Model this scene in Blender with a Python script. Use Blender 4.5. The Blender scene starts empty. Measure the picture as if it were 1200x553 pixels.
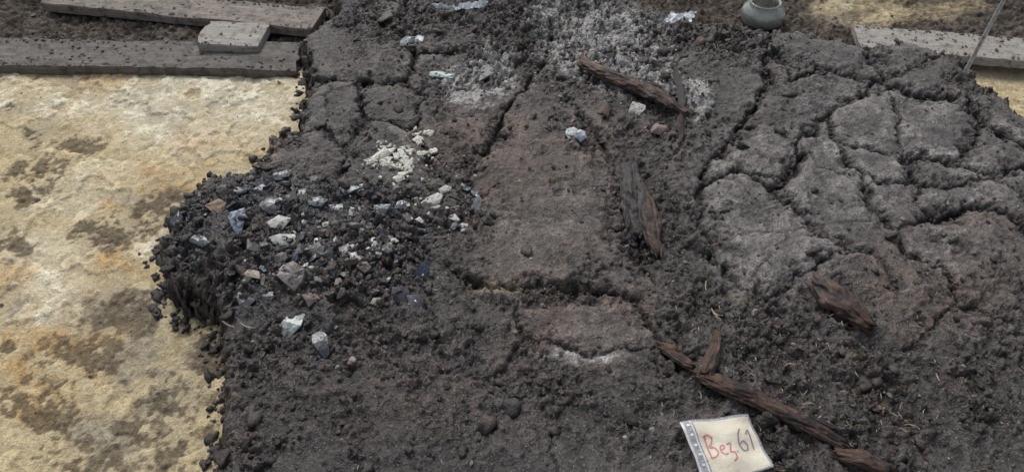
import bpy, math, numpy as np, bmesh
from math import radians, sin, cos, pi
from mathutils import Vector, Matrix
rng = np.random.default_rng(7)
scene = bpy.context.scene

# ------------------------------------------------------------------ site plan
CAMH, F = 1.4, 942.0
S = math.sqrt(0.5)
def P(u, v, z=0.0):
    """site survey: rectified photo coordinate -> metres on level z"""
    xc = (u-600)/F; yc = -(v-276.5)/F
    d = (xc, S*yc+S, S*yc-S)
    t = (z-CAMH)/d[2]
    return np.array([d[0]*t, d[1]*t, z])
def UV(x, y, z=0.0):
    rz = z-CAMH
    dep = y*S - rz*S
    up = y*S + rz*S
    return 600+F*x/dep, 276.5-F*up/dep

# ------------------------------------------------------------------ noise
TAB = [np.random.default_rng(100+i).random((256,256)) for i in range(8)]
def vnoise(x, y, seed=0):
    T = TAB[seed % 8]
    a = 0.6+seed*0.37
    x, y = x*cos(a)-y*sin(a)+seed*17.3, x*sin(a)+y*cos(a)+seed*5.1
    xi = np.floor(x).astype(np.int64); yi = np.floor(y).astype(np.int64)
    fx = x-xi; fy = y-yi
    fx = fx*fx*(3-2*fx); fy = fy*fy*(3-2*fy)
    x0 = xi & 255; x1 = (xi+1) & 255; y0 = yi & 255; y1 = (yi+1) & 255
    return ((T[x0,y0]*(1-fx)+T[x1,y0]*fx)*(1-fy)+(T[x0,y1]*(1-fx)+T[x1,y1]*fx)*fy)*2-1
def fbm(x, y, scale, octv=4, seed=0, gain=0.5):
    s = 0; a = 1; n = 0
    for i in range(octv):
        s = s + a*vnoise(x/scale, y/scale, seed+i*3); n += a; a *= gain; scale /= 2.03
    return s/n
def voro(x, y, scale, seed=0, jit=0.9):
    A = TAB[seed % 8]; B = TAB[(seed+1) % 8]; C = TAB[(seed+2) % 8]
    x = x/scale+seed*3.7; y = y/scale+seed*1.9
    xi = np.floor(x).astype(np.int64); yi = np.floor(y).astype(np.int64)
    f1 = np.full(x.shape, 9.0); f2 = np.full(x.shape, 9.0); idd = np.zeros(x.shape)
    for i in (-1,0,1):
        for j in (-1,0,1):
            cx = (xi+i) & 255; cy = (yi+j) & 255
            px = xi+i+0.5+jit*(A[cx,cy]-0.5); py = yi+j+0.5+jit*(B[cx,cy]-0.5)
            d = np.hypot(px-x, py-y)
            c = C[cx,cy]
            n = d < f1
            f2 = np.where(n, f1, np.minimum(f2, d))
            idd = np.where(n, c, idd)
            f1 = np.where(n, d, f1)
    return f1, f2, idd
def sstep(a, b, x):
    t = np.clip((x-a)/(b-a), 0, 1); return t*t*(3-2*t)
def boxblur(Z, r):
    for ax in (0, 1):
        c = np.cumsum(np.pad(Z, [(r+1, r) if a == ax else (0, 0) for a in (0, 1)], mode='edge'), axis=ax)
        n = Z.shape[ax]
        Z = (np.take(c, np.arange(2*r+1, 2*r+1+n), axis=ax)-np.take(c, np.arange(0, n), axis=ax))/(2*r+1)
    return Z
def seg_dist(x, y, pts):
    D = np.full(x.shape, 9.0)
    for (ax, ay), (bx, by) in zip(pts[:-1], pts[1:]):
        vx, vy = bx-ax, by-ay
        L = vx*vx+vy*vy+1e-12
        t = np.clip(((x-ax)*vx+(y-ay)*vy)/L, 0, 1)
        D = np.minimum(D, np.hypot(x-ax-t*vx, y-ay-t*vy))
    return D
def inside(x, y, pts):
    c = np.zeros(x.shape, bool)
    n = len(pts)
    for i in range(n):
        ax, ay = pts[i]; bx, by = pts[(i+1) % n]
        if ay == by: continue
        c ^= ((ay > y) != (by > y)) & (x < (bx-ax)*(y-ay)/(by-ay)+ax)
    return c
def W(pl, z=0.0): return [tuple(P(u, v, z)[:2]) for u, v in pl]
def blob(U, V, specs):
    m = np.zeros(U.shape)
    for s in specs:
        u, v, ru, rv = s[:4]; a = s[4] if len(s) > 4 else 1.0; ang = radians(s[5]) if len(s) > 5 else 0
        du = U-u; dv = V-v
        p = (du*cos(ang)+dv*sin(ang))/ru; q = (-du*sin(ang)+dv*cos(ang))/rv
        m = np.maximum(m, a*np.clip(1.35-np.sqrt(p*p+q*q), 0, 0.7)/0.7)
    return m

# ------------------------------------------------------------------ mesh helpers
def link(o):
    scene.collection.objects.link(o); return o
def grid_mesh(name, X, Y, Z, attrs, keep=None, mat=None):
    ny, nx = X.shape
    idx = np.arange(nx*ny).reshape(ny, nx)
    q = np.stack([idx[:-1,:-1], idx[:-1,1:], idx[1:,1:], idx[1:,:-1]], -1).reshape(-1, 4)
    if keep is not None:
        k = keep.ravel(); q = q[k[q].any(1)]
    used = np.unique(q)
    remap = np.full(nx*ny, -1, np.int64); remap[used] = np.arange(len(used))
    q = remap[q]
    co = np.stack([X.ravel()[used], Y.ravel()[used], Z.ravel()[used]], -1).astype(np.float32)
    me = bpy.data.meshes.new(name)
    me.vertices.add(len(co)); me.vertices.foreach_set('co', co.ravel())
    me.loops.add(q.size); me.loops.foreach_set('vertex_index', q.ravel().astype(np.int32))
    me.polygons.add(len(q)); me.polygons.foreach_set('loop_start', (np.arange(len(q))*4).astype(np.int32))
    me.polygons.foreach_set('use_smooth', np.ones(len(q), bool))
    me.update(calc_edges=True)
    for k, a in attrs.items():
        if a.ndim == 3:
            at = me.attributes.new(k, 'FLOAT_COLOR', 'POINT')
            c = np.ones((len(used), 4), np.float32); c[:, :3] = a.reshape(-1, 3)[used]
            at.data.foreach_set('color', c.ravel())
        else:
            at = me.attributes.new(k, 'FLOAT', 'POINT'); at.data.foreach_set('value', a.ravel()[used].astype(np.float32))
    if mat: me.materials.append(mat)
    return link(bpy.data.objects.new(name, me))

class MB:
    def __init__(s): s.v = []; s.f = []; s.c = []
    def add(s, v, f, c):
        o = len(s.v); s.v.extend([tuple(p) for p in v]); s.f.extend([tuple(i+o for i in q) for q in f])
        s.c.extend([tuple(c)]*len(v) if np.ndim(c) == 1 else [tuple(k) for k in c])
    def make(s, name, mat, smooth=False, parent=None):
        me = bpy.data.meshes.new(name); me.from_pydata(s.v, [], s.f); me.update()
        at = me.attributes.new('Col', 'FLOAT_COLOR', 'POINT')
        c = np.ones((len(s.v), 4), np.float32); c[:, :3] = np.array(s.c)[:, :3]
        at.data.foreach_set('color', c.ravel())
        me.materials.append(mat)
        me.polygons.foreach_set('use_smooth', np.full(len(me.polygons), smooth))
        o = link(bpy.data.objects.new(name, me))
        if parent: o.parent = parent
        return o
def empty(name, loc=(0,0,0)):
    e = link(bpy.data.objects.new(name, None)); e.empty_display_size = 0.05; return e

# ------------------------------------------------------------------ materials
def newmat(name):
    m = bpy.data.materials.new(name); m.use_nodes = True
    nt = m.node_tree; b = nt.nodes['Principled BSDF']
    return m, nt, b
def N(nt, t, **kw):
    n = nt.nodes.new(t)
    for k, v in kw.items():
        if k in n.inputs: n.inputs[k].default_value = v
        else: setattr(n, k, v)
    return n
def noise_node(nt, vec, scale, detail=4, rough=0.6):
    n = N(nt, 'ShaderNodeTexNoise'); n.inputs['Scale'].default_value = scale
    n.inputs['Detail'].default_value = detail; n.inputs['Roughness'].default_value = rough
    nt.links.new(vec, n.inputs['Vector']); return n
def maprange(nt, src, a, b, c, d):
    n = N(nt, 'ShaderNodeMapRange'); n.inputs[1].default_value = a; n.inputs[2].default_value = b
    n.inputs[3].default_value = c; n.inputs[4].default_value = d
    nt.links.new(src, n.inputs[0]); return n.outputs[0]
def mixc(nt, fac, a, b, mode='MIX'):
    n = nt.nodes.new('ShaderNodeMix'); n.data_type = 'RGBA'; n.blend_type = mode
    for s, i in ((fac, 0), (a, 6), (b, 7)):
        if hasattr(s, 'links'): nt.links.new(s, n.inputs[i])
        elif i == 0: n.inputs[0].default_value = s
        else: n.inputs[i].default_value = (*s, 1)
    return n.outputs[2]
def mathn(nt, op, a, b):
    n = nt.nodes.new('ShaderNodeMath'); n.operation = op
    for s, i in ((a, 0), (b, 1)):
        if hasattr(s, 'links'): nt.links.new(s, n.inputs[i])
        else: n.inputs[i].default_value = s
    return n.outputs[0]
def bump(nt, b, h, dist, strength=1.0):
    n = nt.nodes.new('ShaderNodeBump'); n.inputs['Distance'].default_value = dist; n.inputs['Strength'].default_value = strength
    nt.links.new(h, n.inputs['Height']); nt.links.new(n.outputs[0], b.inputs['Normal'])

def earth_mat(name, lo, hi, bd, specks, sp=0.5, wet=True, r0=.8):
    m, nt, b = newmat(name)
    tc = N(nt, 'ShaderNodeTexCoord').outputs['Object']
    at = N(nt, 'ShaderNodeAttribute', attribute_name='Col')
    n1 = noise_node(nt, tc, 210, 2, 0.7)
    n0 = noise_node(nt, tc, 90, 3, 0.7)
    k = maprange(nt, n1.outputs[0], 0.36, 0.64, lo, hi)
    k2 = maprange(nt, n0.outputs[0], 0.36, 0.64, (1+lo)/2, (1+hi)/2)
    kk = mathn(nt, 'MULTIPLY', k, k2)
    cmb = N(nt, 'ShaderNodeCombineColor')
    for i in range(3): nt.links.new(kk, cmb.inputs[i])
    c = mixc(nt, 1.0, at.outputs['Color'], cmb.outputs[0], 'MULTIPLY')
    for (scl, rad, rare_t, colr, am) in specks:
        vo = N(nt, 'ShaderNodeTexVoronoi'); vo.inputs['Scale'].default_value = scl
        nt.links.new(tc, vo.inputs['Vector'])
        sz = N(nt, 'ShaderNodeSeparateColor'); nt.links.new(vo.outputs['Color'], sz.inputs[0])
        near = mathn(nt, 'LESS_THAN', vo.outputs['Distance'], rad)
        rare = mathn(nt, 'GREATER_THAN', sz.outputs[0], rare_t)
        mk = mathn(nt, 'MULTIPLY', near, rare)
        c = mixc(nt, mathn(nt, 'MULTIPLY', mk, am), c, colr)
    nt.links.new(c, b.inputs['Base Color'])
    if wet:
        wa = N(nt, 'ShaderNodeAttribute', attribute_name='Wet')
        r = mathn(nt, 'SUBTRACT', maprange(nt, n0.outputs[0], 0.35, 0.65, .42, .68), mathn(nt, 'MULTIPLY', wa.outputs['Fac'], 0.28))
        nt.links.new(r, b.inputs['Roughness'])
    else: b.inputs['Roughness'].default_value = r0
    b.inputs['Specular IOR Level'].default_value = sp
    h = mathn(nt, 'ADD', n1.outputs[0], mathn(nt, 'MULTIPLY', n0.outputs[0], 1.2))
    bump(nt, b, h, bd)
    return m
soil_mat = earth_mat('peat_soil', 0.58, 1.50, 0.005, [(150, .27, .88, (.24,.22,.20), .7), (75, .22, .94, (.15,.10,.075), .5)], .6)
sand_mat = earth_mat('sand', 0.80, 1.17, 0.004, [(130, .28, .9, (.22,.17,.10), .55), (60, .15, .955, (.09,.07,.045), .7)], .2, False, .9)

def attr_mat(name, rough=0.5, noise_s=120, lo=0.6, hi=1.3, bd=0.001, spec=0.5, dirt=None, dirt_amt=(0.5,0.65), metallic=0, dirt_s=60):
    m, nt, b = newmat(name)
    tc = N(nt, 'ShaderNodeTexCoord').outputs['Object']
    at = N(nt, 'ShaderNodeAttribute', attribute_name='Col')
    n1 = noise_node(nt, tc, noise_s, 3, 0.65)
    k = maprange(nt, n1.outputs[0], 0.36, 0.64, lo, hi)
    cmb = N(nt, 'ShaderNodeCombineColor')
    for i in range(3): nt.links.new(k, cmb.inputs[i])
    c = mixc(nt, 1.0, at.outputs['Color'], cmb.outputs[0], 'MULTIPLY')
    if dirt:
        n2 = noise_node(nt, tc, dirt_s, 4, 0.7)
        f = maprange(nt, n2.outputs[0], dirt_amt[0], dirt_amt[1], 0, 0.92)
        c = mixc(nt, f, c, dirt)
        nt.links.new(maprange(nt, f, 0, 0.9, rough, 0.8), b.inputs['Roughness'])
    else: b.inputs['Roughness'].default_value = rough
    nt.links.new(c, b.inputs['Base Color'])
    b.inputs['Specular IOR Level'].default_value = spec
    b.inputs['Metallic'].default_value = metallic
    bump(nt, b, n1.outputs[0], bd)
    return m
DIRT = (0.03, 0.024, 0.02)
crumb_mat = attr_mat('soil_crumb', 0.55, 200, 0.45, 1.5, 0.003)
glass_sherd_mat = attr_mat('sherd_glassy', 0.24, 80, 0.7, 1.25, 0.001, 0.55, DIRT, (0.50, 0.63))
ceramic_mat = attr_mat('sherd_ceramic', 0.45, 120, 0.7, 1.2, 0.0015, 0.5, DIRT, (0.52, 0.64))
bone_mat = attr_mat('burnt_bone', 0.7, 160, 0.7, 1.15, 0.003, 0.3, DIRT, (0.56, 0.62), dirt_s=110)
chip_mat = attr_mat('wood_chip', 0.75, 200, 0.7, 1.2, 0.001, 0.3)
paper_mat = attr_mat('label_paper', 0.6, 30, 0.93, 1.04, 0.0004, 0.3, (.55,.42,.24), (.54,.72), dirt_s=14)
ink_mat = attr_mat('marker_ink', 0.5, 200, 0.9, 1.1, 0.0001, 0.3)
metal_mat = attr_mat('iron_rod', 0.35, 150, 0.6, 1.2, 0.0006, 0.6, (0.14,0.07,0.04), (0.52,0.72), metallic=0.35)

def wood_mat(name, cols, grain=(60, 2.5), char=None, bd=0.003, rough=0.7, grey=None):
    m, nt, b = newmat(name)
    uvn = N(nt, 'ShaderNodeUVMap').outputs[0]
    mp = N(nt, 'ShaderNodeMapping'); mp.inputs['Scale'].default_value = (grain[0], grain[1], 1)
    nt.links.new(uvn, mp.inputs['Vector'])
    n1 = noise_node(nt, mp.outputs[0], 3.0, 5, 0.7)
    tc = N(nt, 'ShaderNodeTexCoord').outputs['Object']
    n2 = noise_node(nt, tc, 26, 5, 0.7)
    n3 = noise_node(nt, tc, 150, 3, 0.7)
    f = maprange(nt, n1.outputs[0], 0.38, 0.62, 0, 1)
    c = mixc(nt, f, cols[0], cols[1])
    if grey: c = mixc(nt, maprange(nt, n3.outputs[0], .55, .68, 0, .6), c, grey)
    if char:
        c = mixc(nt, maprange(nt, n2.outputs[0], char[1], char[2], 0, 1), c, char[0])
    nt.links.new(c, b.inputs['Base Color'])
    b.inputs['Roughness'].default_value = rough
    h = mathn(nt, 'ADD', n1.outputs[0], mathn(nt, 'MULTIPLY', n3.outputs[0], 0.5))
    bump(nt, b, h, bd)
    return m
plank_mat = wood_mat('weathered_board', [(0.085,0.075,0.066),(0.185,0.165,0.142)], (60, 2), ((0.065,0.054,0.045), 0.47, 0.62), 0.003)
plank_tan = wood_mat('muddy_board', [(0.15,0.125,0.106),(0.31,0.265,0.225)], (60, 2), ((0.08,0.064,0.052), 0.48, 0.64), 0.003)
plank_pale = wood_mat('pale_board', [(0.26,0.24,0.215),(0.42,0.39,0.35)], (60, 2), ((0.13,0.10,0.08), 0.52, 0.68), 0.003)
charwood = wood_mat('charred_wood', [(0.030,0.018,0.014),(0.150,0.080,0.052)], (46, 7), ((0.020,0.015,0.013), 0.48, 0.57), 0.004, 0.5, (.18,.14,.115))
blackwood = wood_mat('charcoal_wood', [(0.012,0.010,0.011),(0.050,0.036,0.033)], (46, 7), ((0.028,0.03,0.036), 0.5, 0.6), 0.004, 0.38, (.10,.085,.075))
brightwood = wood_mat('split_wood', [(0.09,0.040,0.022),(0.36,0.17,0.09)], (46, 7), ((0.03,0.017,0.014), 0.53, 0.62), 0.004, 0.55)

# ------------------------------------------------------------------ peat soil layer
st = 0.0032
xs = np.arange(-2.0, 2.25, st); ys = np.arange(0.42, 3.05, st)
X, Y = np.meshgrid(xs, ys)
wx = X+0.018*fbm(X, Y, 0.12, 3, 1)+0.009*fbm(X, Y, 0.03, 3, 4, .6)
wy = Y+0.018*fbm(X, Y, 0.12, 3, 2)+0.009*fbm(X, Y, 0.03, 3, 5, .6)
U, V = UV(wx, wy)
outline = W([(242,760),(250,553),(262,430),(258,395),(243,345),(210,330),(184,316),(187,270),(215,228),(242,200),(285,197),(306,188),(310,158),(345,150),(352,120),(364,95),(358,60),(348,42),(372,30),(392,12),(396,-70),(560,-80),(690,-40),(790,18),(900,30),(1010,42),(1090,50),(1140,72),(1160,98),(1200,128),(1290,170),(1500,240),(1700,900),(1300,900)])
sd = seg_dist(wx, wy, outline+outline[:1])
sd = np.where(inside(wx, wy, outline), sd, -sd)

cr = [
 ([(545,192),(566,172),(588,135),(618,102),(640,70),(650,30)], 9),
 ([(498,178),(528,208),(556,236)], 15),
 ([(566,172),(548,225),(538,268)], 4),
 ([(822,205),(850,165),(880,132),(900,95),(902,50),(905,30)], 9),
 ([(900,60),(960,82),(1030,92),(1080,108),(1130,112),(1158,148),(1200,165),(1260,170)], 13),
 ([(1015,45),(1028,70),(1040,92)], 11), ([(1040,92),(1075,75),(1110,60)],5),
 ([(1030,92),(1000,118),(968,132),(940,165),(932,200),(905,215)], 7),
 ([(968,132),(985,172),(1008,200),(1022,238),(1050,262),(1100,250),(1150,240),(1210,262)], 8),
 ([(985,165),(1060,186),(1125,192),(1148,150),(1130,112)], 7),
 ([(868,190),(920,228),(958,268),(1000,290),(1035,302),(1060,335)], 6),
 ([(1060,186),(1080,212),(1130,216),(1200,190)], 7),
 ([(1125,192),(1160,200),(1210,230)], 6),
 ([(1050,262),(1062,290),(1110,304),(1130,350),(1190,372)], 5),
 ([(825,215),(850,200),(868,190)], 7), ([(825,210),(822,260),(850,320),(905,345)], 6),
 ([(905,345),(960,310),(1000,290)], 5),
 ([(366,92),(420,96),(468,90),(484,62),(470,20),(480,-20)], 10),
 ([(468,90),(500,108),(478,150),(500,178)], 7), ([(500,108),(560,100),(600,90)], 7),
 ([(418,98),(425,135),(402,170),(400,205),(440,225)], 6), ([(425,135),(478,150)], 5),
 ([(345,152),(380,150),(402,170)], 6),
 ([(478,62),(540,55),(600,60),(645,30)], 9),
 ([(668,110),(690,150),(722,190),(738,240),(755,300),(770,330)], 6),
 ([(598,345),(610,392),(580,440)], 3.5), ([(580,440),(640,470),(650,553)], 2.5),
 ([(540,326),(600,330),(680,335),(745,345)], 8), ([(745,345),(770,400),(800,440)],5),
 ([(610,392),(690,410),(770,400)], 3.5), ([(500,360),(520,430),(580,440)], 2.5), ([(390,400),(470,430)], 2.5),
 ([(1130,350),(1080,400),(1000,420)],4),
 ([(910,55),(925,95),(960,82)],6),([(1040,92),(1050,130),(1060,186)],4),([(1080,212),(1075,240),(1100,250)],5),
 ([(905,215),(912,225)],6),([(868,190),(905,205),(932,200)],4),([(1008,200),(1040,215),(1080,212)],4),
]
crack = np.zeros(X.shape); broad = np.zeros(X.shape)
wn = np.clip(0.75+1.9*fbm(X, Y, 0.06, 4, 3), 0.12, 2.2)
an = sstep(-0.5, 0.15, fbm(X, Y, 0.12, 3, 6))
cwx = wx+0.020*fbm(X, Y, 0.05, 4, 6, .65); cwy = wy+0.020*fbm(X, Y, 0.05, 4, 7, .65)
for pl, w in cr:
    pw = W(pl); a = np.array(pw)
    x0, y0 = a.min(0)-0.14; x1, y1 = a.max(0)+0.14
    i0, i1 = np.searchsorted(xs, [x0, x1]); j0, j1 = np.searchsorted(ys, [y0, y1])
    if i1 <= i0 or j1 <= j0: continue
    sl = (slice(j0, j1), slice(i0, i1))
    D = seg_dist(cwx[sl], cwy[sl], pw)
    k = min(1, w/8)
    ww = w/1000*wn[sl]*.95
    crack[sl] = np.maximum(crack[sl], np.exp(-(D/np.maximum(ww, 0.001))**2)*k*(.3+.7*an[sl]))
    broad[sl] = np.maximum(broad[sl], np.exp(-(D/(0.0038*w*(.3+.7*wn[sl])))**2)*k)
f1, f2, vid = voro(X+0.05*fbm(X,Y,0.1,4,2), Y+0.05*fbm(X,Y,0.1,4,6), 0.15, 1)
e1 = f2-f1
g1, g2, gid = voro(X+0.022*fbm(X,Y,0.04,4,3), Y+0.022*fbm(X,Y,0.04,4,7), 0.065, 3)
e2 = g2-g1
cmask = sstep(0.0, 0.45, fbm(X, Y, 0.15, 4, 5))
sc = np.exp(-(e1/(0.05*wn+.01))**2)*0.7*cmask+np.exp(-(e2/0.06)**2)*0.5*sstep(0.0, 0.5, fbm(X, Y, 0.12, 3, 6))

# loose crumbly areas
rough = blob(U, V, [
 (390,285,165,85,1.0),(260,290,85,75,1.0),(560,238,40,45,1.0),
 (745,240,42,75,1.0,-8),(800,150,40,70,.9),(720,60,90,60,.8),(600,60,60,60,.8),(650,20,170,30,.9),(830,40,90,35,.9),
 (815,290,45,110,.9,-20),(880,380,120,55,.9,15),(960,350,60,45,.8),(820,430,70,50,.9),(1000,460,140,70,.9,15),(900,520,120,40,.7),
 (450,25,60,35,.9),(500,130,30,70,.6),(1150,90,40,25,.9),(1180,440,60,80,.7),(610,440,70,60,.7,20),(350,420,80,50,.7),
 (530,190,25,40,.9),(650,345,110,14,.8),(960,90,30,30,.4),(420,165,45,20,.6),(450,480,200,70,.5),(700,480,80,50,.6),(430,390,150,30,.7)])
rn = fbm(X, Y, 0.09, 5, 7, .6)
plate = np.clip(blob(U, V, [(990,210,190,120,1),(635,240,85,80,.85),(425,75,60,35,.8),(590,130,60,35,.5),(700,385,70,40,.6),(1120,330,80,60,.8),(450,120,60,25,.7),(430,205,40,20,.6),(540,500,110,50,.5),(620,400,60,30,.4),(380,490,80,60,.45),(970,60,60,25,.7),(520,165,40,25,.6)])*(1+.5*rn), 0, 1)
rough = np.clip(rough*(0.8+1.1*rn)*1.15, 0, 1)
rough = np.maximum(rough, 0.8*sstep(0.10, 0.48, fbm(X, Y, 0.13, 5, 1, .6)))
rough *= (1-.70*plate)
rough = np.maximum(rough, np.clip(broad*1.0*(0.8+1.2*rn), 0, 1)*(1-.3*plate))
rough = np.maximum(rough, 0.8*sstep(0.05, 0.0, sd))
rough = np.clip(rough, .05, 1)
def lumps(scale, seed, pres):
    ws = scale*.8
    a, b_, c = voro(X+ws*fbm(X,Y,scale*0.7,3,seed,.6), Y+ws*fbm(X,Y,scale*0.7,3,seed+1,.6), scale, seed)
    r = 0.25+0.38*((c*7.13) % 1)
    return np.sqrt(np.clip(1-(a/r)**2, 0, 1))*r*2*(c < pres)
l1 = lumps(0.014, 2, 0.8); l2 = lumps(0.030, 5, 0.6); l3 = lumps(0.060, 4, 0.4)
m1 = fbm(X, Y, 0.045, 5, 2, .6)
H = 0.012*fbm(X, Y, 0.35, 3, 2)+0.010*fbm(X, Y, 0.09, 4, 4)
H += (vid-0.5)*0.006*cmask
H -= 0.022*crack+0.010*broad+0.006*sc
H += 0.0018*fbm(X, Y, 0.012, 3, 3)*(1+1.3*rough) + 0.0065*m1*(1-.5*plate)
H += rough*(0.0075*l1+0.012*l2+0.017*l3-0.012+0.013*fbm(X, Y, 0.022, 4, 0, .6))
H += (1-rough)*0.0025*l1*sstep(0.1, 0.5, fbm(X, Y, 0.08, 3, 2))
H += 0.022*blob(U, V, [(385,285,160,75)])
low = sstep(318, 352, V+0.0*U)*sstep(500, 560, U)*sstep(800, 740, U)
H -= 0.014*low
H -= 0.010*blob(U, V, [(770,270,50,110,1,-15),(880,380,130,60),(980,450,120,70)])
drop = sstep(0.016, -0.040, sd+0.020*fbm(X, Y, 0.035, 4, 5, .6)+.010*(l2-.4))
H = H*(1-drop)+drop*(-0.25)
H -= 0.008*sstep(0.06, 0.0, sd)*(1-drop)
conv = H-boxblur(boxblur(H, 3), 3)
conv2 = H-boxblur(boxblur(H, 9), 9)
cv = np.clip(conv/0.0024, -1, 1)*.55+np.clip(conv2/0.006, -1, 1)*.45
# crumbly flank: push the steep cut in and out along its height as well as its length
sm = np.clip(4*drop*(1-drop)*1.3, 0, 1)
XD = X+sm*0.022*fbm(X*1.0+Y, H*1.3+Y*.4, .028, 4, 2, .6)
YD = Y+sm*0.022*fbm(X*1.0-Y*.3, H*1.3+X*.2, .028, 4, 5, .6)
sidet = fbm(X+Y*.5, H*1.4, .02, 4, 4, .6)

# colour
tone = fbm(X, Y, 0.25, 4, 0); t2 = fbm(X, Y, 0.05, 5, 5, .6); t3 = fbm(X, Y, 0.009, 3, 6)
def C3(c): return np.array(c)[None, None, :]
def mixn(a, b, f): return a*(1-f[..., None])+b*f[..., None]
brown = np.clip(blob(U, V, [(640,230,110,110),(690,370,90,50),(580,170,60,50),(520,165,45,40,.8),(640,410,70,30,.6),(1100,330,90,60,.7),(430,70,60,30,.5),(1160,280,60,40,.5),(400,450,150,60,.5)])*(.8+.8*t2)+0.3*tone, 0, 1)
col = mixn(C3((0.066,0.058,0.053))*np.ones(X.shape+(3,)), C3((0.092,0.064,0.051)), brown)
pale = np.clip(blob(U, V, [(900,260,80,75),(990,190,80,55,.9),(1050,130,80,35,.9),(880,180,50,30,.7),(960,120,40,25,.6),(1140,210,60,30,.7),(1010,240,40,30,.6),(1190,140,40,20,.6),(1120,290,60,30,.6),(690,255,50,60,.5),(700,390,50,30,.5),(620,270,50,40,.4),(430,75,50,25,.4),(1000,60,80,25,.4)])*(0.8+1.1*t2), 0, 1)
col = mixn(col, C3((0.158,0.145,0.136)), pale*0.78)
col *= (1+0.38*t2+0.35*t3+0.20*(vid-0.5))[..., None]
dark = np.clip(blob(U, V, [(330,450,110,130,.9),(480,400,130,40,.7),(450,520,250,70,.75),(1050,480,160,80,.6),(400,50,60,50,.4),(1000,60,120,25,.3),(420,120,50,40,.3),(700,500,100,50,.6)])*(.9+.6*t2), 0, 1)
col *= (1-0.5*dark)[..., None]
rdk = np.clip(0.80*rough, 0, 1)
col = mixn(col, C3((0.027,0.021,0.018))*(1+0.7*t3+.5*t2)[..., None], rdk)
col = mixn(col, C3((0.010,0.008,0.008))*np.ones(X.shape+(3,)), np.clip(crack*1.1+sc*0.35, 0, 1))
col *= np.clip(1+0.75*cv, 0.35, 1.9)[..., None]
red = sstep(0.25, 0.6, fbm(X, Y, 0.06, 5, 3, .6))*0.7
red = np.maximum(red, blob(U, V, [(525,165,30,20,.7),(600,200,30,20,.5),(680,285,25,16,.6),(490,190,30,10,.6)])*(.7+t2))
col = mixn(col, C3((0.10,0.054,0.036))*(1+.5*t3)[..., None], np.clip(red, 0, 1)*0.4)
smear = np.clip(blob(U, V, [(390,240,80,24,1,8),(300,225,50,26,.8),(225,270,40,40,.8),(340,300,60,40,.5),(375,395,18,30,.8),(290,350,30,30,.7),(440,250,40,18,.8)])*(.8+1.0*t2), 0, 1)
col = mixn(col, C3((0.020,0.025,0.034))*(1+.8*t3)[..., None], smear*.85)
ash = blob(U, V, [(710,52,80,48,1,15),(750,92,50,24,.9),(555,95,48,24,.85),(575,72,26,24,.95),(815,120,20,30,.9),(660,20,50,20,.7),(590,60,16,10,.8),(680,415,60,10,.5),(470,180,60,40,.3),(740,400,30,30,.25),(560,120,25,12,.5),(405,300,60,35,.3),(970,170,30,10,.4),(1110,180,30,8,.4)])
ashn = sstep(0.26, 1.0, ash*(0.85+1.0*t3+1.1*t2)+0.15*t2+.12*cv*(ash>.2))*np.clip(ash*2.2, 0, 1)
col = mixn(col, C3((0.46,0.45,0.43))*(1+.4*t3)[..., None], ashn*0.72)
sandy = blob(U, V, [(575,333,38,7,1,2),(640,335,50,5,.6),(940,425,26,5,.6,10),(316,174,12,18,.9),(870,345,20,8,.3),(1000,415,40,4,.3,8)])*(0.6+1.0*t3+1.0*t2)
col = mixn(col, C3((0.30,0.235,0.15)), np.clip(sandy, 0, 1)*0.6)
col *= (1+.6*sidet*sm)[..., None]
fl = sstep(-0.085, -0.13, H+0.03*sidet)
col = mixn(col, C3((0.13,0.10,0.062))*(1+.5*sidet)[..., None], fl*0.6)
col = np.clip(col, 0.004, 1)
wet = np.clip(smear*1.0+.5*sstep(.0,.5,tone)+.4*rough+.4*dark, 0, 1)
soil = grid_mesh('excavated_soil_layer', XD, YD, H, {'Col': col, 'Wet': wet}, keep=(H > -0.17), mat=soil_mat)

def hs(x, y):
    i = np.clip(((np.asarray(x)-xs[0])/st).astype(int), 0, len(xs)-1); j = np.clip(((np.asarray(y)-ys[0])/st).astype(int), 0, len(ys)-1)
    return H[j, i]
def at(A, x, y):
    i = np.clip(((np.asarray(x)-xs[0])/st).astype(int), 0, len(xs)-1); j = np.clip(((np.asarray(y)-ys[0])/st).astype(int), 0, len(ys)-1)
    return A[j, i]

# ------------------------------------------------------------------ sand
ZS = -0.10
st2 = 0.0042
xs2 = np.arange(-2.7, 2.7, st2); ys2 = np.arange(0.35, 4.0, st2)
A, B = np.meshgrid(xs2, ys2)
ax = A+0.07*fbm(A, B, 0.10, 5, 1, .6); ay = B+0.07*fbm(A, B, 0.10, 5, 2, .6)
U2, V2 = UV(ax, ay, ZS)
U2b, V2b = UV(A, B, ZS)
s1 = fbm(A, B, 0.3, 5, 3); s2 = fbm(A, B, 0.06, 5, 4, 0.65); s3 = fbm(A, B, 0.012, 3, 5); s4 = fbm(A, B, 0.15, 6, 7, .65)
one = np.ones(A.shape+(3,))
sc_ = C3((0.58,0.475,0.29))*one
sc_ = mixn(sc_, C3((0.76,0.69,0.52)), np.clip(blob(U2,V2,[(220,120,130,55),(60,110,80,30,.8),(110,220,70,30,.6),(60,350,50,40,.7),(320,110,40,40),(200,290,40,20,.6),(60,300,60,30,.5)])*(0.85+1.4*s2)+0.4*s1+.4*s4, 0, 1))
sc_ = mixn(sc_, C3((0.50,0.31,0.12)), np.clip(blob(U2,V2,[(170,235,60,30,.8),(130,330,40,70,.7,20),(60,440,60,30,.9),(90,390,60,20,.8),(230,215,30,20,.6),(30,470,40,30,.9),(95,95,60,14,.5),(240,160,40,20,.4),(110,470,60,30,.8),(20,350,30,50,.5)])*(0.6+1.9*s2), 0, 0.8))
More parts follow.
